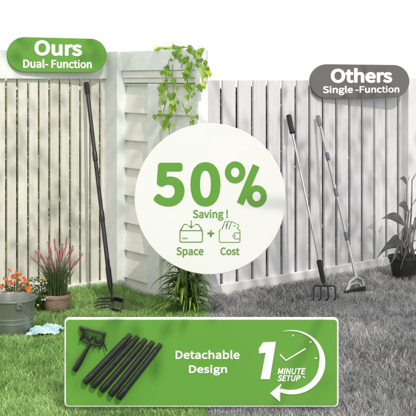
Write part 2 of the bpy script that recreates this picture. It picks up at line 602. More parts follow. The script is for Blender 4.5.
# ------------------------------------------------------------------ shade tree, beside the camera
TRK = Vector((3.1, 1.9, 0))
tr = empty('shade_tree', TRK, label='leafy tree beside the viewer shading the yard', cat='tree')
shade = [(-1.25, 6.6, 1.1, .42), (-1.0, 6.7, .5, .30), (-.6, 7.0, 1.62, .28), (-.35, 6.65, 1.5, .28), (-1.0, 6.15, 0, .36), (-.45, 6.1, 0, .34), (-1.2, 5.2, 0, .30), (-.55, 5.0, 0, .30),
         (.45, 6.2, 0, .36), (.95, 6.35, 0, .40), (1.35, 6.6, 0, .36), (1.15, 5.5, 0, .30), (.75, 4.7, 0, .28), (1.3, 7.3, 1.25, .34), (.75, 7.1, .9, .28), (1.05, 7.3, .4, .25), (2.2, 7, 1, .5), (-2.2, 6, 0, .6), (1.9, 5.5, 0, .5), (.2, 3.5, 0, .6), (-1, 3.8, 0, .6)]
b = MB()
TOP = Vector((2.7, 2.3, 4.2))
b.tube([TRK, TRK + Vector((-.05, .05, 1.5)), TRK + Vector((-.2, .2, 3.0)), TOP, TOP + Vector((-.4, .4, 1.2))], [.17, .14, .12, .09, .03], 12)
clumps = []
for x, y, z, r in shade:
    c = Vector((x, y, z)) + SUN * random.uniform(4.6, 6.4)  # clump set sunward of a spot chosen for dappled shade
    clumps.append((c, r))
    st_ = lerp(TRK + Vector((-.2, .2, 3.0)), TOP + Vector((-.2, .2, .6)), random.random())
    best = None
    for _try in range(60):                       # branches routed so their shadows miss the round sign
        w_ = .02 * _try
        m1 = lerp(st_, c, .4) + Vector((random.uniform(-w_, w_), random.uniform(-w_, w_), .25 + random.uniform(-w_, w_)))
        m2 = lerp(st_, c, .8) + Vector((random.uniform(-w_, w_) * .5, random.uniform(-w_, w_) * .5, .1))
        pts = [st_, m1, m2, c]
        smp = [lerp(pts[i], pts[i + 1], t / 8) for i in range(3) for t in range(9)]
        dm = min(((q - Vector((0, 5.86, .83))) - SUN * (q - Vector((0, 5.86, .83))).dot(SUN)).length for q in smp)
        if best is None or dm > best[0]: best = (dm, pts)
        if dm > .50: break
    b.tube(best[1], [.024, .015, .008, .003], 7)
for k in range(9):
    a = k * .7; c = TOP + Vector((math.cos(a) * 1.1 + .5, math.sin(a) * 1.1 - .6, random.uniform(.2, 1.5)))
    clumps.append((c, .5)); b.tube([TOP, lerp(TOP, c, .5) + Z * .1, c], [.05, .03, .008], 7)
b.build('trunk', M['bark'], tr, smooth=True)
b = MB()
for c, r in clumps:
    for k in range(int(300 * r)):
        p = c + Vector((random.gauss(0, r * .55), random.gauss(0, r * .55), random.gauss(0, r * .5)))
        q = p - Vector((0, 5.86, .83))
        if (q - SUN * q.dot(SUN)).length < .52: continue   # leaves left out to keep the round sign in sun
        leaf_quad(b, p, random.uniform(.035, .065))
b.build('crown', M['crown'], tr)

# ------------------------------------------------------------------ main tool, leaning on the cream fence
tp = f1(.575, .032, 1.433)
bt = at(111.5, 296, 6.47)
ht = empty('garden_hoe', (bt.x, bt.y, 0), label='long black hoe with tines leaning against the cream fence', cat='garden tool')


def along(t): return lerp(tp, bt, t)


b = MB(); b.tube([along(.05), along(.345), along(.36), along(.63)], [.0135] * 4, 16)
b.tube([along(.63), along(.88)], [.0145, .0145], 16)
smooth_by_angle(b.build('shaft', M['black'], ht))
b = MB(); b.tube([along(0), along(.004), along(.055), along(.06)], [.015, .0175, .0175, .0145], 18)
smooth_by_angle(b.build('grip', M['rubber'], ht))
for t0, t1 in ((.335, .385), (.615, .665)):
    b = MB(); b.tube([along(t0), along(t0 + .006), along(t1 - .006), along(t1)], [.0145, .0168, .0168, .0150], 18)
    smooth_by_angle(b.build('joint_collar', M['black'], ht))
b = MB(); b.tube([along(.87), along(.875), along(.955), along(.985), along(1.0)], [.0150, .0178, .0172, .0085, .0075], 18)
smooth_by_angle(b.build('socket', M['black'], ht))


def strap_loop(b, pts, wdir, wide, thick):
    """flat steel strap following pts, its width along wdir"""
    wdir = Vector(wdir).normalized()
    for p, q in zip(pts[:-1], pts[1:]):
        p, q = Vector(p), Vector(q)
        d = (q - p); L = d.length; d.normalize()
        w2 = (wdir - d * wdir.dot(d)).normalized()
        b.box((p + q) / 2, (L + thick * .9, wide, thick), d, w2, d.cross(w2))


neck = along(1.0)
hc = neck + Vector((.006, -.03, -.018))
b = MB()
b.tube([neck, hc], [.0085, .010], 12)
A = at(114.3, 298.5, 6.46); B = at(112.6, 310.0, 6.27)
b.tube([A, lerp(A, B, .25), hc + Vector((0, 0, -.004)), lerp(A, B, .7), B], [.0065, .008, .009, .008, .0065], 10)
smooth_by_angle(b.build('crossbar', M['black'], ht))
b = MB()
strap_loop(b, [A, at(123.6, 300.8, 6.43), at(120.2, 311.8, 6.21), B], (.1, -.25, 1), .028, .006)
b.build('stirrup_blade', M['black'], ht, bevel=.0015)
for k, (ex, ey) in enumerate(((96.5, 299.8), (94.2, 303.4), (94.0, 306.8), (97.5, 309.3))):
    p = lerp(A, B, .06 + k * .26)
    q = at(ex, ey, p.y - .01)
    b = MB()
    b.tube([p, lerp(p, q, .25) + Z * .010, lerp(p, q, .8) + Z * .009, q], [.0058, .0056, .0052, .0022], 8)
    smooth_by_angle(b.build('tine', M['black'], ht), 60)

# ------------------------------------------------------------------ fork cultivator, leaning on the grey fence
tp = f2(.8455, .035, 1.205)
bt = at(324, 284, 6.62)
ft = empty('garden_fork', (bt.x, bt.y, 0), label='four tined hand cultivator with black grip and thin silver shaft', cat='garden tool')
b = MB(); b.tube([along(.10), along(.88)], .0078, 14); smooth_by_angle(b.build('shaft', M['alu'], ft))
b = MB(); b.tube([along(0), along(.006), along(.112), along(.118)], [.013, .0185, .0185, .012], 18); smooth_by_angle(b.build('grip', M['rubber'], ft))
b = MB(); b.tube([along(.865), along(.872), along(.975), along(1.0)], [.014, .0185, .0165, .010], 18); smooth_by_angle(b.build('socket', M['rubber'], ft))
d0 = 6.60
hb = at(324.2, 285.8, d0)
b = MB(); b.tube([along(.99), hb], [.009, .008], 10); smooth_by_angle(b.build('neck', M['darksteel'], ft))
xs = [(-10.8, -12.5, 14.5), (-3.6, -4.8, 15.5), (3.6, 4.2, 15), (10.8, 11.4, 13.5)]
for x, xb, yb in xs:
    p0 = hb + Vector((0, 0, 0))
    px = .0066
    ks = 1 if x > 0 else -1
    pts = [hb + Vector((0.0, 0, 0)), hb + Vector(((x - ks * 2.2) * px, -.003, .001)), hb + Vector(((x - ks * .5) * px, -.006, -.004)), hb + Vector((x * px, -.010, -.015)),
           hb + Vector((x * px, -.030, -.055)), hb + Vector(((x - .2) * px, -.036, -.072)), hb + Vector(((x - 1.2) * px, -.034, -.083)), hb + Vector(((x - 5.0) * px, -.026, -.093))]
    b = MB(); b.tube(pts, [.0055] * 6 + [.005, .002], 8)
    smooth_by_angle(b.build('tine', M['darksteel'], ft), 60)

# ------------------------------------------------------------------ silver hoe, leaning on the grey fence
tp = f2(1.137, .03, 1.195)
bt = at(356, 277, 6.93)
sh = empty('garden_hoe', (bt.x, bt.y, 0), label='silver jointed hoe with blue grey collars leaning on the grey fence', cat='garden tool')
b = MB(); b.tube([along(.06), along(1.0)], .0105, 14); smooth_by_angle(b.build('shaft', M['alu'], sh))
b = MB(); b.tube([along(0), along(.005), along(.065), along(.07)], [.010, .0155, .0155, .011], 16); smooth_by_angle(b.build('grip', M['greygrip'], sh))
for t in (.262, .487, .755):
    b = MB(); b.tube([along(t - .026), along(t - .022), along(t + .022), along(t + .026)], [.011, .0145, .0145, .011], 16)
    smooth_by_angle(b.build('joint_collar', M['joint'], sh))
nk = along(1.0)
bl = at(345.5, 293, 6.80); br = at(364, 288.5, 6.86)
b = MB()
b.tube([along(.965), along(.97), nk, nk + Vector((0, -.006, -.012))], [.011, .015, .014, .012], 14)
smooth_by_angle(b.build('socket', M['steel'], sh))
b = MB()
e1 = lerp(nk, bl, .42) + Vector((-.012, 0, .012)); e2 = lerp(nk, br, .45) + Vector((.022, 0, .014))
b.tube([nk, e1, bl], [.012, .010, .008], 8)
b.tube([nk, e2, br], [.012, .010, .008], 8)
smooth_by_angle(b.build('side_arm', M['steel'], sh), 60)
b = MB()
m1 = lerp(bl, br, .12) + Vector((0, .004, .012)); m2 = lerp(bl, br, .88) + Vector((0, .004, .012)); mm = lerp(nk, lerp(bl, br, .5), .45)
b.tube([m1, lerp(m1, mm, .6) + Vector((-.010, 0, .010)), mm, lerp(m2, mm, .6) + Vector((.012, 0, .008)), m2], .0062, 8)
smooth_by_angle(b.build('inner_brace', M['steel'], sh), 60)
b = MB()
dd = (br - bl).normalized()
b.box((bl + br) / 2 + Vector((0, 0, -.002)), ((br - bl).length + .02, .012, .036), dd, (Z.cross(dd)).normalized(), dd.cross(Z.cross(dd)).normalized())
b.build('blade', M['darksteel'], sh, bevel=.002)

# ------------------------------------------------------------------ bucket
bc = Vector(((12 - 208) * 5.75 / 1000, 5.75, 0))
bk = empty('metal_bucket', bc, label='galvanised metal bucket on the lawn by the cream fence', cat='bucket')
b = MB()
b.lathe(bc, [(.0, .004), (.106, .004), (.110, .0), (.114, .012), (.1195, .062), (.1225, .064), (.1225, .071), (.120, .073), (.1215, .088), (.1245, .090), (.1245, .097), (.122, .099), (.136, .192),
             (.1405, .193), (.142, .197), (.1405, .201), (.137, .201), (.1335, .194), (.108, .012), (.0, .012)], 64)
smooth_by_angle(b.build('bucket_body', M['galv'], bk), 40)
for a in (math.radians(-62), math.radians(118)):
    d = Vector((math.cos(a), math.sin(a), 0))
    b = MB(); b.box(bc + d * .140 + Z * .180, (.008, .034, .045), d, Z.cross(d), Z)
    b.tube([bc + d * .136 + Z * .187, bc + d * .152 + Z * .187], .006, 10)
    b.build('ear', M['galv'], bk, bevel=.002)
a = math.radians(-62)
e0 = Vector((math.cos(a), math.sin(a), 0)); e1 = Vector((-math.sin(a), math.cos(a), 0))
b = MB()
pts = []
for k in range(25):
    th = math.pi * k / 24
    r = .151
    # the bail has fallen to the side and rests against the rim
    pts.append(bc + e0 * (math.cos(th) * r) + e1 * (math.sin(th) * .150) + Z * (.187 - .098 * math.sin(th) ** .8))
b.tube(pts, .0028, 8)
smooth_by_angle(b.build('bail_handle', M['galv'], bk), 60)

# ------------------------------------------------------------------ red grass in pot
pc = Vector(((57 - 208) * 6.3 / 1000, 6.3, 0))
po = empty('potted_grass', pc, label='pink plumed ornamental grass in a brown woven pot', cat='potted plant')
b = MB()
b.lathe(pc, [(0, 0), (.070, 0), (.075, .006), (.083, .040), (.090, .082), (.0945, .083), (.096, .090), (.0955, .104), (.093, .108), (.088, .107), (.086, .092), (0, .090)], 56)
pot = smooth_by_angle(b.build('pot', M['terra'], po), 40)
b = MB(); b.lathe(pc, [(.0855, .0935), (.05, .097), (0, .098)], 32); b.build('soil', M['earth'], po, smooth=True)


def tuft(b, c, n, h0, h1, spread, wid, r0=.05, tints=None):
    for k in range(n):
        a = random.uniform(0, 6.283); h = random.uniform(h0, h1)
        r = r0 * math.sqrt(random.random())
        p = c + Vector((math.cos(a + random.uniform(-.8, .8)) * r, math.sin(a) * r, 0))
        o = spread * random.uniform(.1, 1) * h
        d = Vector((math.cos(a), math.sin(a), 0))
        pts = [p + d * (o * (t ** 2.0)) + Z * (h * (t - .12 * t ** 3)) for t in (0, .25, .5, .75, 1)]
        w0 = wid * random.uniform(.7, 1.2)
        sd = Z.cross(d) + Vector((random.uniform(-.7, .7), random.uniform(-.7, .7), 0))
        b.ribbon(pts, [w0 * .8, w0, w0 * .9, w0 * .6, .0004], sd, .15, random.random())


b = MB(); tuft(b, pc + Z * .085, 270, .14, .31, .5, .0046, .062)
b.build('blades', M['tuft'], po)
pl = [(31, 262, 24), (40, 259, 14), (46, 262, 12), (48, 247, 12), (50, 254, 14), (55, 244, 10), (57, 253, 11), (60, 260, 10), (65, 263, 13), (66, 242, 10),
      (64, 254, 10), (73, 254, 13), (74, 251, 9), (76, 266, 9), (83, 259, 12), (45, 271, 10), (67, 278, 11), (70, 263, 9), (36, 256, 8), (53, 266, 9), (62, 249, 9), (59, 270, 8)]
bs = MB(); bp = MB()
for (px, py, ln) in pl:
    dd_ = 6.3 + random.uniform(-.09, .09)
    tip = at(px + random.uniform(-1, 1), py - 5, dd_)
    p0 = pc + Vector((random.uniform(-.05, .05), random.uniform(-.05, .05), .085))
    mid = lerp(p0, tip, .5); mid.x = lerp(p0.x, tip.x, .33); mid.z += .02
    n = 14
    path = [(p0 * (1 - t) ** 2 + mid * 2 * t * (1 - t) + tip * t ** 2) for t in [k / n for k in range(n + 1)]]
    bs.tube(path, .0012, 5)
    up = (path[-1] - path[-3]).normalized()
    L = .065 + .0016 * ln
    for k in range(260):
        t = random.random()
        c0 = tip - up * (L * t)
        rr = .026 * math.sin(math.pi * (.12 + .82 * t)) + .002
        d = Vector((random.gauss(0, 1), random.gauss(0, 1), random.gauss(0, 1)))
        d = (d - up * d.dot(up)).normalized()
        q = c0 + d * rr * random.uniform(.4, 1) + up * .010
        sd = d.cross(up) * .0010
        bp.add([c0 - sd, c0 + sd, q], [(0, 1, 2)], random.random())
bs.build('stalks', M['tuft'], po)
bp.build('plumes', M['plume'], po)


# ------------------------------------------------------------------ flowers behind the bucket
def ell_leaf(b, p, d, L, W, a=0.0, droop=.3):
    d = Vector(d).normalized()
    sd = d.cross(Z)
    sd = sd.normalized() if sd.length > .05 else Vector((1, 0, 0))
    pts = [p + d * (L * t) - Z * (droop * L * t * t) for t in (0, .25, .55, .8, 1)]
    b.ribbon(pts, [W * .15, W * .8, W, W * .6, W * .03], sd, .18, a)


def blossom(b, p, nrm, r, n=6, cup=.35):
    nrm = Vector(nrm).normalized()
    u = nrm.orthogonal().normalized(); v = nrm.cross(u)
    for k in range(n):
        t = 6.283 * k / n + random.uniform(-.15, .15)
        d = u * math.cos(t) + v * math.sin(t)
        e = -u * math.sin(t) + v * math.cos(t)
        q = r * random.uniform(.85, 1.1)
        m1 = p + d * q * .55 + nrm * q * cup * .6
        b.add([p, m1 - e * q * .36, p + d * q * .92 + nrm * q * cup - e * q * .25, p + d * q * 1.05 + nrm * q * cup * .9, p + d * q * .92 + nrm * q * cup + e * q * .25, m1 + e * q * .36],
              [(0, 1, 2, 3, 4, 5)], random.random())


def flower_plant(name, label, base, heads, fm, r, nl, hl, spread, leafL, name_bloom, extra=None):
    root = empty(name, base, label=label, cat='flowers')
    bl_ = MB(); bst = MB(); bf = MB(); bc_ = MB()
    for h in heads:
        p0 = base + Vector((random.uniform(-.04, .04), random.uniform(-.03, .03), 0))
        mid = lerp(p0, h, .55) + Vector((random.uniform(-.015, .015), 0, .02))
        bst.tube([p0, mid, h], [.0022, .0018, .0012], 5)
        nm = Vector((random.uniform(-.5, .5), random.uniform(-1, -.2), random.uniform(.3, .9)))
        blossom(bf, h, nm, r * random.uniform(.8, 1.2), 8 if r > .012 else 5, .55 if r > .012 else .3)
        if r > .009:
            nn = nm.normalized(); u = nn.orthogonal(); v = nn.cross(u)
            bc_.tube([h, h + nn * r * .25], [r * .28, r * .2], 7)
        for k in range(4):
            t = random.uniform(.15, .85)
            d = Vector((random.gauss(0, 1), random.gauss(0, 1), random.uniform(0, .8)))
            ell_leaf(bl_, lerp(p0, h, t), d, leafL * random.uniform(.6, 1.1), leafL * .32, random.random())
    for k in range(nl):
        a = random.uniform(0, 6.283); rr = spread * math.sqrt(random.random())
        z = hl * random.random() ** .7 * (1 - .45 * (rr / spread) ** 2)
        d = Vector((math.cos(a), math.sin(a), random.uniform(-.1, .9)))
        ell_leaf(bl_, base + Vector((math.cos(a) * rr, math.sin(a) * rr * .7, z + .01)), d, leafL * random.uniform(.6, 1.2), leafL * random.uniform(.3, .45), random.random())
    bl_.build('leaves', M['bush'], root)
    bst.build('stems', M['tuft'], root)
    bf.build(name_bloom, fm, root)
    if bc_.v: bc_.build('flower_centres', M['yellow'], root)
    return root


ob = Vector(((13 - 208) * 6.12 / 1000, 6.12, 0))
heads = [at(x, y, 6.12 + random.uniform(-.06, .06)) for x, y in
         [(17, 273), (13, 277), (24, 279), (28, 282), (22, 285), (26, 288), (12, 291), (17, 295), (10, 283), (5, 279), (2, 287), (19, 281), (-3, 281), (6, 293), (9, 271), (15, 276), (21, 288), (25, 282), (30, 287), (14, 284), (20, 276), (28, 291)]]
flower_plant('orange_flowers', 'orange flowering plant just behind the metal bucket', ob, heads, M['orange'], .0155, 420, .20, .12, .036, 'blossoms')
yb = Vector(((40 - 208) * 6.32 / 1000, 6.32, 0))
heads = []
for k in range(46):
    px = random.uniform(24, 56); py = random.uniform(277, 306)
    if abs(px - 40) > 8 + (py - 277) * .5: py = random.uniform(290, 306)
    heads.append(at(px, py, 6.30 + random.uniform(-.1, .06)))
yw = flower_plant('daisy_bush', 'bushy plant of small white and yellow flowers beside the brown pot', yb, heads[:26], M['white'], .0085, 620, .21, .125, .030, 'white_blossoms')
b = MB()
for h in heads[26:]: blossom(b, h, (random.uniform(-.4, .4), -1, random.uniform(.2, .9)), .0085, 5)
b.build('yellow_blossoms', M['yellow'], yw)

# ------------------------------------------------------------------ cloth on the lawn
g = []
n = 26
c0 = gnd(46, 335)
b = MB()
vs = []; fs = []
for j in range(n):
    for i in range(n):
        u = i / (n - 1) - .5; v = j / (n - 1) - .5
        rr = 1 + .14 * math.sin(5 * math.atan2(v, u) + .6)
        x = u * .170 * rr; y = v * .17 * rr + u * .05
        z = .030 + .004 * math.sin(u * 19 + v * 6) + .005 * math.sin(v * 31 - u * 17) + .003 * math.sin(u * 47 + v * 20) + .010 * (1 - 4 * (u * u)) * (v > -.2)
        vs.append(c0 + Vector((x, y, z)))
fs = [(j * n + i, j * n + i + 1, (j + 1) * n + i + 1, (j + 1) * n + i) for j in range(n - 1) for i in range(n - 1)]
b.add(vs, fs)
o = b.build('crumpled_cloth', M['cloth'], None, smooth=True, label='crumpled pale teal and white cloth on the grass beside the bucket', cat='cloth')
sm = o.modifiers.new('solid', 'SOLIDIFY'); sm.thickness = .003

# ------------------------------------------------------------------ strappy plant at the end of the wall
sp = Vector((-.125, 6.18, 0))
st = empty('strappy_plant', sp, label='dark green plant with arching strap leaves below the round sign', cat='plant')
b = MB()
stems_ = [(-.045, -.01, .30), (.035, .0, .20), (.0, .02, .25), (-.015, -.02, .3)]
for k in range(260):
    sx_, sy_, sh_ = random.choice(stems_)
    f_ = random.random() ** .8
    crown_c = sp + Vector((sx_ * (.5 + .5 * f_), sy_, sh_ * f_))
    a = random.uniform(0, 6.283)
    d = Vector((math.cos(a), math.sin(a) * .8, 0))
    L = random.uniform(.12, .25) * (1.1 - .3 * f_); h = random.uniform(.03, .12)
    if crown_c.x + d.x * L > .115: L *= max(.15, (.115 - sx_) / (d.x * L))
    pts = []
    for q in range(8):
        t = q / 7
        pts.append(crown_c + d * (L * t) + Z * (h * (2.1 * t - 1.9 * t * t) - .05 * t ** 3) + Z * .01)
    for p in pts: p.z = max(p.z, .012)
    w0 = random.uniform(.011, .019)
    side = Z.cross(d) + Vector((0, 0, random.uniform(-.4, .4)))
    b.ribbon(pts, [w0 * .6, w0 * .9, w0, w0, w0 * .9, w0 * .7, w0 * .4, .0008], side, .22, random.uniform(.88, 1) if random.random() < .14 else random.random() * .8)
b.build('leaves', M['strap'], st)
b = MB()
for x, y, z in stems_:
    b.tube([sp + Vector((x * .5, y, 0)), sp + Vector((x, y, z))], [.008, .005], 8)
b.build('stem', M['tuft'], st, smooth=True)


# ------------------------------------------------------------------ vine over the wall top
def heart(b, p, size, tip, nrm, a):
    tip = Vector(tip).normalized(); nrm = Vector(nrm)
    nrm = (nrm - tip * nrm.dot(tip)).normalized()
    sd = tip.cross(nrm)
    half = [(.0, .0), (.16, -.16), (.36, -.18), (.50, -.02), (.50, .20), (.36, .48), (.16, .78), (.0, 1.0)]
    L = [p + tip * (y * size) + sd * (x * size) + nrm * (size * .22 * abs(x) - .10 * size * y * y) for x, y in half]
    R = [p + tip * (y * size) - sd * (x * size) + nrm * (size * .22 * abs(x) - .10 * size * y * y) for x, y in half]
    for side, fl in ((L, 0), (R, 1)):
        n = len(side)
        for i in range(1, n - 1):
            pass
    vs = L + R[1:-1]
    # midrib points
    mid = [p + tip * (y * size) - nrm * (.10 * size * y * y) for y in (.0, .2, .48, .78, 1.0)]
    base = len(vs)
    vs += mid[1:4]
    m = [0, base, base + 1, base + 2, 7]
    fsL = [(0, 1, 2, 3), (0, 3, 4, m[1]), (m[1], 4, 5, m[2]), (m[2], 5, 6, m[3]), (m[3], 6, 7)]
    r = [0] + list(range(8, 14)) + [7]
    fsR = [(r[0], r[3], r[2], r[1]), (r[0], m[1], r[4], r[3]), (m[1], m[2], r[5], r[4]), (m[2], m[3], r[6], r[5]), (m[3], r[7], r[6])]
    b.add(vs, fsL + fsR, a)


vi = empty('climbing_vine', wl(.62, .06, 0), label='bright green heart leaved vine trailing down from the wall top', cat='vine')
bst = MB(); blf = MB()
strands = [[(171, 47), (169, 60), (166, 75), (168, 92), (164, 108), (163, 122), (165, 130)],
           [(173, 49), (172, 66), (173, 84), (174, 98), (171, 112), (168, 124), (170, 136)],
           [(188, 47), (187, 62), (188, 76), (187, 88), (190, 94)],
           [(197, 46), (196, 58), (198, 68)],
           [(206, 47), (205, 62), (203, 76), (202, 88), (197, 91)],
           [(184, 46), (183, 60), (181, 68)],
           [(182, 102), (186, 114), (191, 118), (190, 128)]]
leafs = [(175, 56, 11), (162, 74, 8), (169, 75, 9), (173, 83, 9), (164, 90, 12), (171, 99, 14), (164, 104, 8), (172, 108, 10), (170, 113, 9), (160, 113, 6), (186, 61, 10), (190, 66, 9),
         (187, 72, 10), (188, 79, 10), (187, 88, 11), (190, 93, 8), (203, 70, 8), (207, 71, 8), (204, 76, 10), (204, 85, 8), (198, 88, 8), (206, 63, 6), (188, 112, 8), (165, 121, 9), (164, 129, 9), (168, 118, 8),
         (174, 104, 8), (182, 63, 6), (178, 51, 9), (189, 52, 8), (202, 52, 8), (166, 82, 6), (192, 118, 5), (163, 97, 7), (169, 127, 8), (195, 58, 4), (197, 61, 4), (196, 66, 4), (198, 55, 4)]


def wall_depth(px):
    # distance of the wall's front as seen at column px
    k = (px - 208) / 1000
    # CORNER + Wd*u, x = k*y
    u = (k * CORNER.y - CORNER.x) / (Wd.x - k * Wd.y)
    return CORNER.y + Wd.y * u


for sd_ in strands:
    pts = [at(x, y, wall_depth(x) - .075) for x, y in sd_]
    if sd_[0][1] < 60: pts[0] = wl(min(.85, ((pts[0] - CORNER).dot(Wd))), -.03, 1.66)
    bst.tube(pts, .0022, 6)
random.seed(77)
leafs += [(x + random.uniform(-6, 6), y + random.uniform(-5, 7), random.uniform(4, 8)) for x, y, _ in leafs for _k in (0, 1, 2) if random.random() < .6]
for x, y, sz in leafs:
    d = wall_depth(x) - .085 - random.uniform(0, .035)
    heart(blf, at(x, y - sz * .35, d), sz * .0044 * random.uniform(.9, 1.1), (random.uniform(-.6, .6), random.uniform(-.3, .1), -1), (random.uniform(-.7, .4), -1, random.uniform(.1, .8)), random.random())
    bst.tube([at(x, y - sz * .35, d), at(x + random.uniform(-3, 3), y - sz * .35 - 4, d + .03)], .0009, 5)
# growth lying along the top of the wall
for k in range(22):
    u = random.uniform(.5, .92)
    heart(blf, wl(u, random.uniform(-.05, .03), 1.652 + random.uniform(0, .012)), random.uniform(.04, .06), (random.uniform(-1, 1), random.uniform(-1, .3), -.2), (0, -.4, 1), random.random())
bst.build('stems', M['vinestem'], vi, smooth=True)
blf.build('leaves', M['vine'], vi)

# ------------------------------------------------------------------ big leaved plant at the grey fence
bp_ = Vector((1.43, 7.28, 0))
pp = empty('potted_plant', bp_, label='large leaved grey plant in a dark pot at the grey fence post', cat='potted plant')
b = MB()
b.lathe(bp_, [(0, 0), (.075, 0), (.08, .005), (.112, .15), (.119, .152), (.120, .170), (.112, .171), (.107, .15), (0, .145)], 44)
smooth_by_angle(b.build('pot', M['darkpot'], pp), 40)
b = MB(); bst = MB()
lv = [((404, 247), (375, 261), .125, .22, 0), ((405, 226), (381, 219), .085, .16, 0), ((407, 185), (398, 180), .08, .2, 1), ((404, 228), (397, 240), .08, .05, 1), ((418, 205), (440, 215), .14, .1, 1), ((416, 240), (440, 250), .15, .1, 1),
      ((412, 180), (425, 168), .12, .1, 1), ((410, 247), (400, 270), .11, .05, 1), ((421, 252), (424, 274), .11, .05, 1), ((402, 254), (388, 268), .09, .05, 1), ((414, 225), (405, 245), .10, .15, 1), ((408, 215), (420, 196), .09, .1, 1)]
lv += [((400, 240), (386, 246), .07, .2, 0), ((409, 212), (397, 206), .07, .2, 0), ((411, 234), (425, 226), .09, .2, 0), ((404, 200), (410, 176), .08, .1, 0), ((409, 244), (416, 262), .10, .1, 0), ((403, 236), (412, 250), .09, .2, 0), ((401, 248), (392, 262), .08, .15, 0), ((415, 218), (432, 232), .1, .2, 0)]
for (x0, y0), (x1, y1), wdt, arch, fl in lv:
    p = at(x0, y0, 7.24 + random.uniform(-.03, .06)); q = at(x1, y1, 7.13 + random.uniform(-.04, .06))
    pts = [lerp(p, q, t) + Z * (arch * .5 * math.sin(math.pi * t) * (q - p).length * 2) for t in [k / 10 for k in range(11)]]
    wd = [wdt * k for k in (.08, .45, .75, .93, 1, .97, .86, .68, .45, .2, .01)]
    ww = [min(v, .62 * (q - p).length) for v in wd]
    b.ribbon(pts, ww, (random.uniform(-.2, .2), -.65, .75) if fl == 0 else (random.uniform(-.3, .3), -.8, .3), .10, random.random())
    root = bp_ + Vector((random.uniform(-.04, .04), random.uniform(-.04, .04), .15))
    bst.tube([root, lerp(root, p, .55) + Vector((-.01 if p.x < bp_.x else .01, 0, .04)), p, pts[2]], [.008, .006, .004, .003], 7)
b.build('leaves', M['greyleaf'], pp, smooth=True)
bst.build('stalks', M['greyleaf'], pp, smooth=True)

# ------------------------------------------------------------------ stick on the grey lawn
b = MB()
b.tube([gnd(209.5, 319) + Z * .035, gnd(214, 316) + Z * .045, gnd(221, 313) + Z * .055], [.004, .0035, .002], 7)
b.tube([gnd(214, 316) + Z * .045, gnd(216, 312.5) + Z * .07], [.003, .0015], 6)
b.build('stick', M['stick'], None, smooth=True, label='thin dark stick on the ashen lawn below the round sign', cat='stick')


# ------------------------------------------------------------------ signs
try:
    import os
    FONT = bpy.data.fonts.load(os.path.join(bpy.utils.system_resource('DATAFILES'), 'fonts', 'Noto Sans CJK Regular.woff2'))
except Exception:
    FONT = None                                       # Blender's built-in letters


def text_mesh(body, shear=0.0, spacing=1.0):
    cu = bpy.data.curves.new('letters', 'FONT')
    cu.body = body
    if FONT: cu.font = FONT
    cu.size = 1.0
    cu.shear = shear
    cu.space_character = spacing
    cu.resolution_u = 6
    cu.fill_mode = 'BOTH'
    cu.extrude = .02
    tmp = bpy.data.objects.new('letters', cu)
    COL.objects.link(tmp)
    dg = bpy.context.evaluated_depsgraph_get()
    dg.update()
    me = bpy.data.meshes.new_from_object(tmp.evaluated_get(dg))
    bpy.data.objects.remove(tmp)
    return me


class Board:
    """a flat sign: local x right, z up, face towards -y; measured in picture units of px metres"""
    def __init__(s, root, c, px, ax=Vector((1, 0, 0)), cx=208, cy=206, pz=None):
        s.root = root; s.c = Vector(c); s.px = px; s.pz = pz or px; s.ax = Vector(ax); s.cx = cx; s.cy = cy
        s.out = s.ax.cross(Z) * 1.0                      # towards the viewer
    def p(s, x, y, out=0.0):
        return s.c + s.ax * ((x - s.cx) * s.px) + Z * ((s.cy - y) * s.pz) + s.out * out
    def outline(s, name, poly, m, d0, d1, bevel=.003, **k):
        b = MB()
        pl_ = [((x - s.cx) * s.px, (s.cy - y) * s.pz) for x, y in poly]
        if sum(a[0] * c_[1] - c_[0] * a[1] for a, c_ in zip(pl_, pl_[1:] + pl_[:1])) < 0: pl_.reverse()
        b.prism(pl_, s.c + s.out * d1, s.ax, Z, -s.out, d1 - d0)
        return b.build(name, m, k.pop('parent', s.root), bevel=bevel, **k)
    def text(s, name, body, box, m, bold=0.0, shear=0.0, out=0.0, spacing=1.0, thick=.0022):
        """fit the letters to the picture box (x0, y0, x1, y1)"""
        me = text_mesh(body, shear=shear, spacing=spacing)
        n = len(me.vertices)
        co = np.zeros(n * 3, np.float32); me.vertices.foreach_get('co', co); co = co.reshape(-1, 3)
        lo, hi = co.min(0), co.max(0)
        uvw = (co - lo) / (hi - lo)
        x0, y0, x1, y1 = box
        x0 += bold; x1 -= bold; y0 += bold; y1 -= bold
        faces = [tuple(p.vertices) for p in me.polygons]
        b = MB()
        # heavier strokes: the letter is cut as a stack of slightly shifted copies, each a hair prouder
        sh = [(0, 0)] + ([(bold * math.cos(6.2832 * k / 12), bold * math.sin(6.2832 * k / 12)) for k in range(12)] if bold else [])
        if bold > 1: sh += [(bold * .5 * math.cos(6.2832 * k / 6), bold * .5 * math.sin(6.2832 * k / 6)) for k in range(6)]
        for i, (dx, dy) in enumerate(sh):
            b.add([s.p(x0 + (x1 - x0) * float(u) + dx, y1 + (y0 - y1) * float(v) + dy, out - .0008 + (thick + .0008 - .00006 * i) * float(t)) for u, v, t in uvw], faces)
        return b.build(name, m, s.root)
    def lines(s, name, polys, r, m, out=0.0):
        b = MB()
        for pl_ in polys: b.tube([s.p(x, y, out) for x, y in pl_], r * s.px, 8)
        return b.build(name, m, s.root, smooth=True)


def rrect(x0, y0, x1, y1, r, n=10):
    P = []
    for cx, cy, a0 in ((x1 - r, y0 + r, -90), (x1 - r, y1 - r, 0), (x0 + r, y1 - r, 90), (x0 + r, y0 + r, 180)):
        for k in range(n + 1):
            a = math.radians(a0 + 90 * k / n)
            P.append((cx + r * math.cos(a), cy + r * math.sin(a)))
    return P


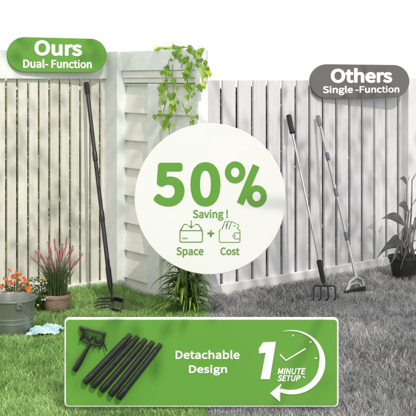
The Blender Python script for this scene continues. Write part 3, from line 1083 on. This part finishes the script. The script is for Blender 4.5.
# round sign, bolted to the near end of the wall
DS = 5.86
rs = empty('round_sign', (0, DS, 0), label='round white sign with green writing fixed to the end of the wall', cat='sign')
R = Board(rs, at(210, 199, DS), DS / 1000, cx=210, cy=199)
circ = [(210 + 75.6 * math.cos(2 * math.pi * k / 128), 199 + 75.6 * math.sin(2 * math.pi * k / 128)) for k in range(128)]
R.outline('sign_disc', circ, M['signwhite'], -.018, 0, bevel=.004)
R.text('lettering', '50', (153.5, 162, 220.5, 206.5), M['letgreen'], bold=2.3, spacing=1.06)
def ring(cx, cy, rx, ry, t, n=40):
    o = [(cx + rx * math.cos(6.2832 * k / n), cy + ry * math.sin(6.2832 * k / n)) for k in range(n)]
    i = [(cx + (rx - t) * math.cos(6.2832 * k / n), cy + (ry - t) * math.sin(6.2832 * k / n)) for k in range(n)]
    b = MB()
    vs = [R.p(x, y, d) for d in (0, .0022) for x, y in o + i]
    fs = []
    for k in range(n):
        j = (k + 1) % n
        fs += [(2 * n + k, 3 * n + k, 3 * n + j, 2 * n + j), (k, j, n + j, n + k), (k, 2 * n + k, 2 * n + j, j), (n + k, n + j, 3 * n + j, 3 * n + k)]
    b.add(vs, fs)
    b.build('percent_ring', M['letgreen'], rs)
ring(235.2, 172.3, 10.2, 11, 6.0)
ring(256.6, 196.2, 10.2, 11, 6.0)
R.outline('percent_bar', [(236.9, 202.2), (253.0, 164.0), (259.6, 167.2), (243.2, 205.4)], M['letgreen'], -.001, .0020, bevel=0)
R.text('lettering', 'Saving !', (193, 209.5, 228, 220.5), M['letgreen'], bold=.22)
R.text('lettering', 'Space', (176.5, 247, 203.5, 257.3), M['letgreen'], bold=.22)
R.text('lettering', 'Cost', (220.5, 247.3, 239.5, 255), M['letgreen'], bold=.22)
R.lines('box_icon', [rrect(180, 230.5, 202.5, 242, 1.5, 4) + [(180 + 21, 230.5)], [(180.3, 230.5), (184.2, 224.3), (187.5, 224.3)], [(195, 224.3), (198.5, 224.3), (202.2, 230.5)],
                     [(191.3, 220.2), (191.3, 227.3)], [(188.6, 225.2), (191.3, 228), (194, 225.2)],
                     [(183, 237.3), (183, 239)], [(184.9, 237.3), (184.9, 239)], [(186.8, 237.3), (186.8, 239)]], .52, M['letgreen'], 0)
R.lines('plus_mark', [[(207.6, 233.2), (214.2, 233.2)], [(210.9, 229.9), (210.9, 236.5)]], .85, M['letgreen'], 0)
R.lines('wallet_icon', [rrect(219.3, 229.5, 240, 242.3, 1.5, 4) + [(220.8, 229.5)], [(222, 229), (225, 221.2), (228, 222), (226, 229)], [(226, 226), (228.5, 220.8), (231.5, 222), (228.8, 229)],
                        [(229.5, 227.2), (231.8, 221.5), (239, 225), (237.3, 229)], [(240, 232.8), (234.8, 232.8), (232.8, 235.8), (234.8, 238.8), (240, 238.8)], [(235, 234.6), (235, 237)], [(233.6, 225.5), (235.6, 226.4)]], .42, M['letgreen'], 0)
for z in (.45, 1.0):
    b = MB(); b.box((-.010, DS + .19, z), (.04, .344, .03)); b.build('bracket', M['bracket'], rs)

# pill signs, screwed flat to the fences
def s_at(F, px):
    k = (px - 208) / 1000
    return (k * F.y - F.x) / (T.x - k * T.y)


def pill(F, x0, y0, x1, y1, rad, off, m, label, texts):
    cx, cy = (x0 + x1) / 2, (y0 + y1) / 2
    g = math.radians(33)
    ax = Vector((math.cos(g), math.sin(g), 0))            # the right end stands off on a longer bracket
    Lp = F + T * s_at(F, x0) + NF * off
    k0, k1 = (x0 - 208) / 1000, (x1 - 208) / 1000
    Lp.x = k0 * Lp.y
    ln = (k1 * Lp.y - Lp.x) / (ax.x - k1 * ax.y)
    mid = Lp + ax * (ln / 2)
    zc = EYE - (cy - 80) * mid.y / 1000
    root = empty('pill_sign', mid, label=label, cat='sign')
    P = Board(root, (mid.x, mid.y, zc), ln / (x1 - x0), ax, cx, cy, mid.y / 1000)
    P.outline('sign_board', rrect(x0, y0, x1, y1, rad, 14), m, -.014, 0)
    for body, box, bold in texts: P.text('lettering', body, box, M['letwhite'], bold=bold)
    for q in (.25, .75):
        c = Lp + ax * (ln * q) + Vector((0, .013, 0))
        back = F.y + (c.x - F.x) * T.y / T.x - .001
        b = MB(); b.box((c.x, (c.y + back) / 2, min(zc - .03, 1.40 if F is F2 else 2)), (.03, back - c.y, .05)); b.build('bracket', M['bracket'], root)


pill(F1, 7.4, 37.8, 107, 72.2, 17, .058, M['signgreen'], 'green pill shaped sign on the top rail of the cream fence',
     [('Ours', (33.2, 40.6, 80.8, 56), .8), ('Dual- Function', (22.3, 59.3, 90.8, 68.2), .3)])
pill(F2, 310, 64.5, 409.5, 98, 16.6, .036, M['signgrey'], 'dark grey pill shaped sign on top of the grey fence',
     [('Others', (329.5, 68.0, 391, 83), .8), ('Single -Function', (322, 85.6, 398.5, 95), .3)])

# green display board standing on the lawn
DB = 4.36
db = empty('display_board', (at(201, 407, DB).x, DB, 0), label='green display board with white rim standing on the lawn', cat='sign')
D = Board(db, at(201.5, 360, DB), DB / 1000, cx=201.5, cy=360)
D.outline('rim', rrect(64.2, 318, 338.8, 407.2, 4.5, 8), M['signwhite'], -.020, -.003)
D.outline('face', rrect(66.0, 319.8, 337.0, 405.4, 3.2, 8), M['signgreen'], -.004, .0, bevel=.001)
D.text('lettering', 'Detachable', (175.6, 350.2, 239.6, 359), M['letwhite'], bold=.28)
D.text('lettering', 'Design', (189, 365, 227, 375.3), M['letwhite'], bold=.28)
D.outline('lettering', [(263, 342.3), (275.8, 341.8), (269.8, 379), (260.6, 379), (265.6, 352.5), (258.9, 353.4), (258.7, 348.8)], M['letwhite'], 0.0002, .003, bevel=0)
D.text('lettering', 'MINUTE', (277.5, 368.2, 305.6, 374.4), M['letwhite'], bold=.24, shear=.2)
D.text('lettering', 'SETUP', (277.5, 375.2, 300.5, 381.2), M['letwhite'], bold=.24, shear=.2)
# the sweeping arrow: a crescent that thickens towards its foot
b = MB()
nq = 56
vs = []
for q in range(nq + 1):
    t = q / nq
    a = math.radians(-106 + 218 * t)
    wq = .15 + np.interp(t, [0, .25, .5, .72, 1], [0, 2.0, 6.1, 5.4, 3.8])
    for d in (0, .003):
        for rr in (0, wq):
            vs.append(D.p(292 + (33.2 - rr) * math.cos(a), 362.2 + (32 - rr * .95) * math.sin(a), d))
fs = []
for q in range(nq):
    i = q * 4; j = i + 4
    fs += [(i + 2, i + 3, j + 3, j + 2), (i, j, j + 1, i + 1), (i, i + 2, j + 2, j), (i + 1, j + 1, j + 3, i + 3)]
fs += [(0, 1, 3, 2), (nq * 4, nq * 4 + 2, nq * 4 + 3, nq * 4 + 1)]
b.add(vs, fs)
b.build('arrow_sweep', M['letwhite'], db)
D.outline('arrow_head', [(270.0, 393.2), (280.4, 384.4), (280.0, 401.8)], M['letwhite'], 0.0002, .0034, bevel=0)
D.lines('clock_hands', [[(279.8, 354.3), (285.9, 360.6), (305.6, 348.6)]], .75, M['letwhite'], 0)
D.lines('clock_ticks', [[(292.8, 334.6), (293.3, 336.6)], [(309.5, 343), (311.5, 341.4)], [(314.3, 358.3), (317, 358.3)], [(303, 376.3), (305, 378.2)], [(280.3, 384.2), (281.2, 386.3)]], .6, M['letwhite'], 0)

for x in (95, 308):
    b = MB()
    q = at(x, 407, DB)
    b.box((q.x, DB + .03, .16), (.03, .012, .36))
    b.box((q.x, DB + .12, .012), (.03, .17, .012))
    b.build('stand_leg', M['bracket'], db, bevel=.002)

# five pole sections on the board
tops = [(130.7, 334), (138, 336), (146, 338.5), (153.5, 341), (161, 343.5)]
bots = [(85.0, 381.5), (93, 385.4), (101.6, 389.6), (110.6, 393.8), (118.6, 397)]
words = ['leftmost', 'second from left', 'middle', 'second from right', 'rightmost']
for (tx, ty), (bx, by), wd_ in zip(tops, bots, words):
    t_ = D.p(tx, ty, .013); b_ = D.p(bx, by, .0175)
    root = empty('pole_section', b_, label='%s of five black pole sections mounted on the green board' % wd_, cat='pole', group='black pole sections on the green board')
    pp_ = lambda t: lerp(b_, t_, t)
    b = MB()
    # open tube: outer wall, rim and inner wall
    ax_ = (t_ - b_).normalized(); L = (t_ - b_).length
    b.lathe(b_, [(.0118, .05), (.0118, .0005), (.0125, 0), (.0138, 0), (.0145, .001), (.0145, L * .17), (.0138, L * .175), (.0134, L * .18), (.0128, L * .90), (.0120, L * .905)], 24, ax_)
    smooth_by_angle(b.build('tube', M['black'], root), 40)
    b = MB(); b.lathe(b_, [(.0105, L * .90), (.0105, L * .995), (.0095, L), (0, L)], 20, ax_)
    smooth_by_angle(b.build('insert_end', M['darksteel'], root), 40)

# detached tool head on the board
hr = empty('tool_head', D.p(90, 346), label='detached black hoe head with stirrup and tines mounted on the green board', cat='tool head')
b = MB()
s0_, s1_ = D.p(74.8, 369.5, .014), D.p(91.2, 342.0, .014)
b.lathe(s0_, [(.0070, .03), (.0070, 0), (.0125, 0), (.013, .002), (.0125, (s1_ - s0_).length * .35), (.0075, (s1_ - s0_).length * .8), (.006, (s1_ - s0_).length)], 20, s1_ - s0_)
smooth_by_angle(b.build('socket', M['black'], hr), 40)
b = MB()
w_ = [(81, 339), (83, 337), (84.5, 334.5), (86.8, 334), (88.2, 336.5), (89.8, 340), (91.2, 338), (93, 336), (95.2, 336.4), (96.2, 339), (97.2, 341.6), (99, 340), (101, 339.6), (102.2, 342), (102, 344)]
b.tube([D.p(x, y, .014) for x, y in w_], .0055, 8)
b.tube([D.p(81, 338.5, .013), D.p(90, 342.5, .013), D.p(101.5, 344.5, .013)], .0055, 8)
smooth_by_angle(b.build('crossbar', M['black'], hr), 60)
b = MB()
strap_loop(b, [D.p(81.2, 338.5, .013), D.p(83.5, 333, .013), D.p(81, 326.6, .014), D.p(105, 333.2, .014), D.p(103.5, 339, .013), D.p(101.6, 344.5, .013)], (0, -1, .35), .026, .0095)
b.build('stirrup_blade', M['black'], hr, bevel=.001)
for pts in ([(103.8, 339), (105, 344), (107.3, 350.2)], [(99.3, 343.8), (100.2, 346), (100.9, 348)], [(94.5, 343), (95, 345), (95.6, 346.8)]):
    b = MB(); b.tube([D.p(x, y, .014 + .004 * i) for i, (x, y) in enumerate(pts)], [.0046, .004, .0016], 7)
    b.build('tine', M['black'], hr, smooth=True)
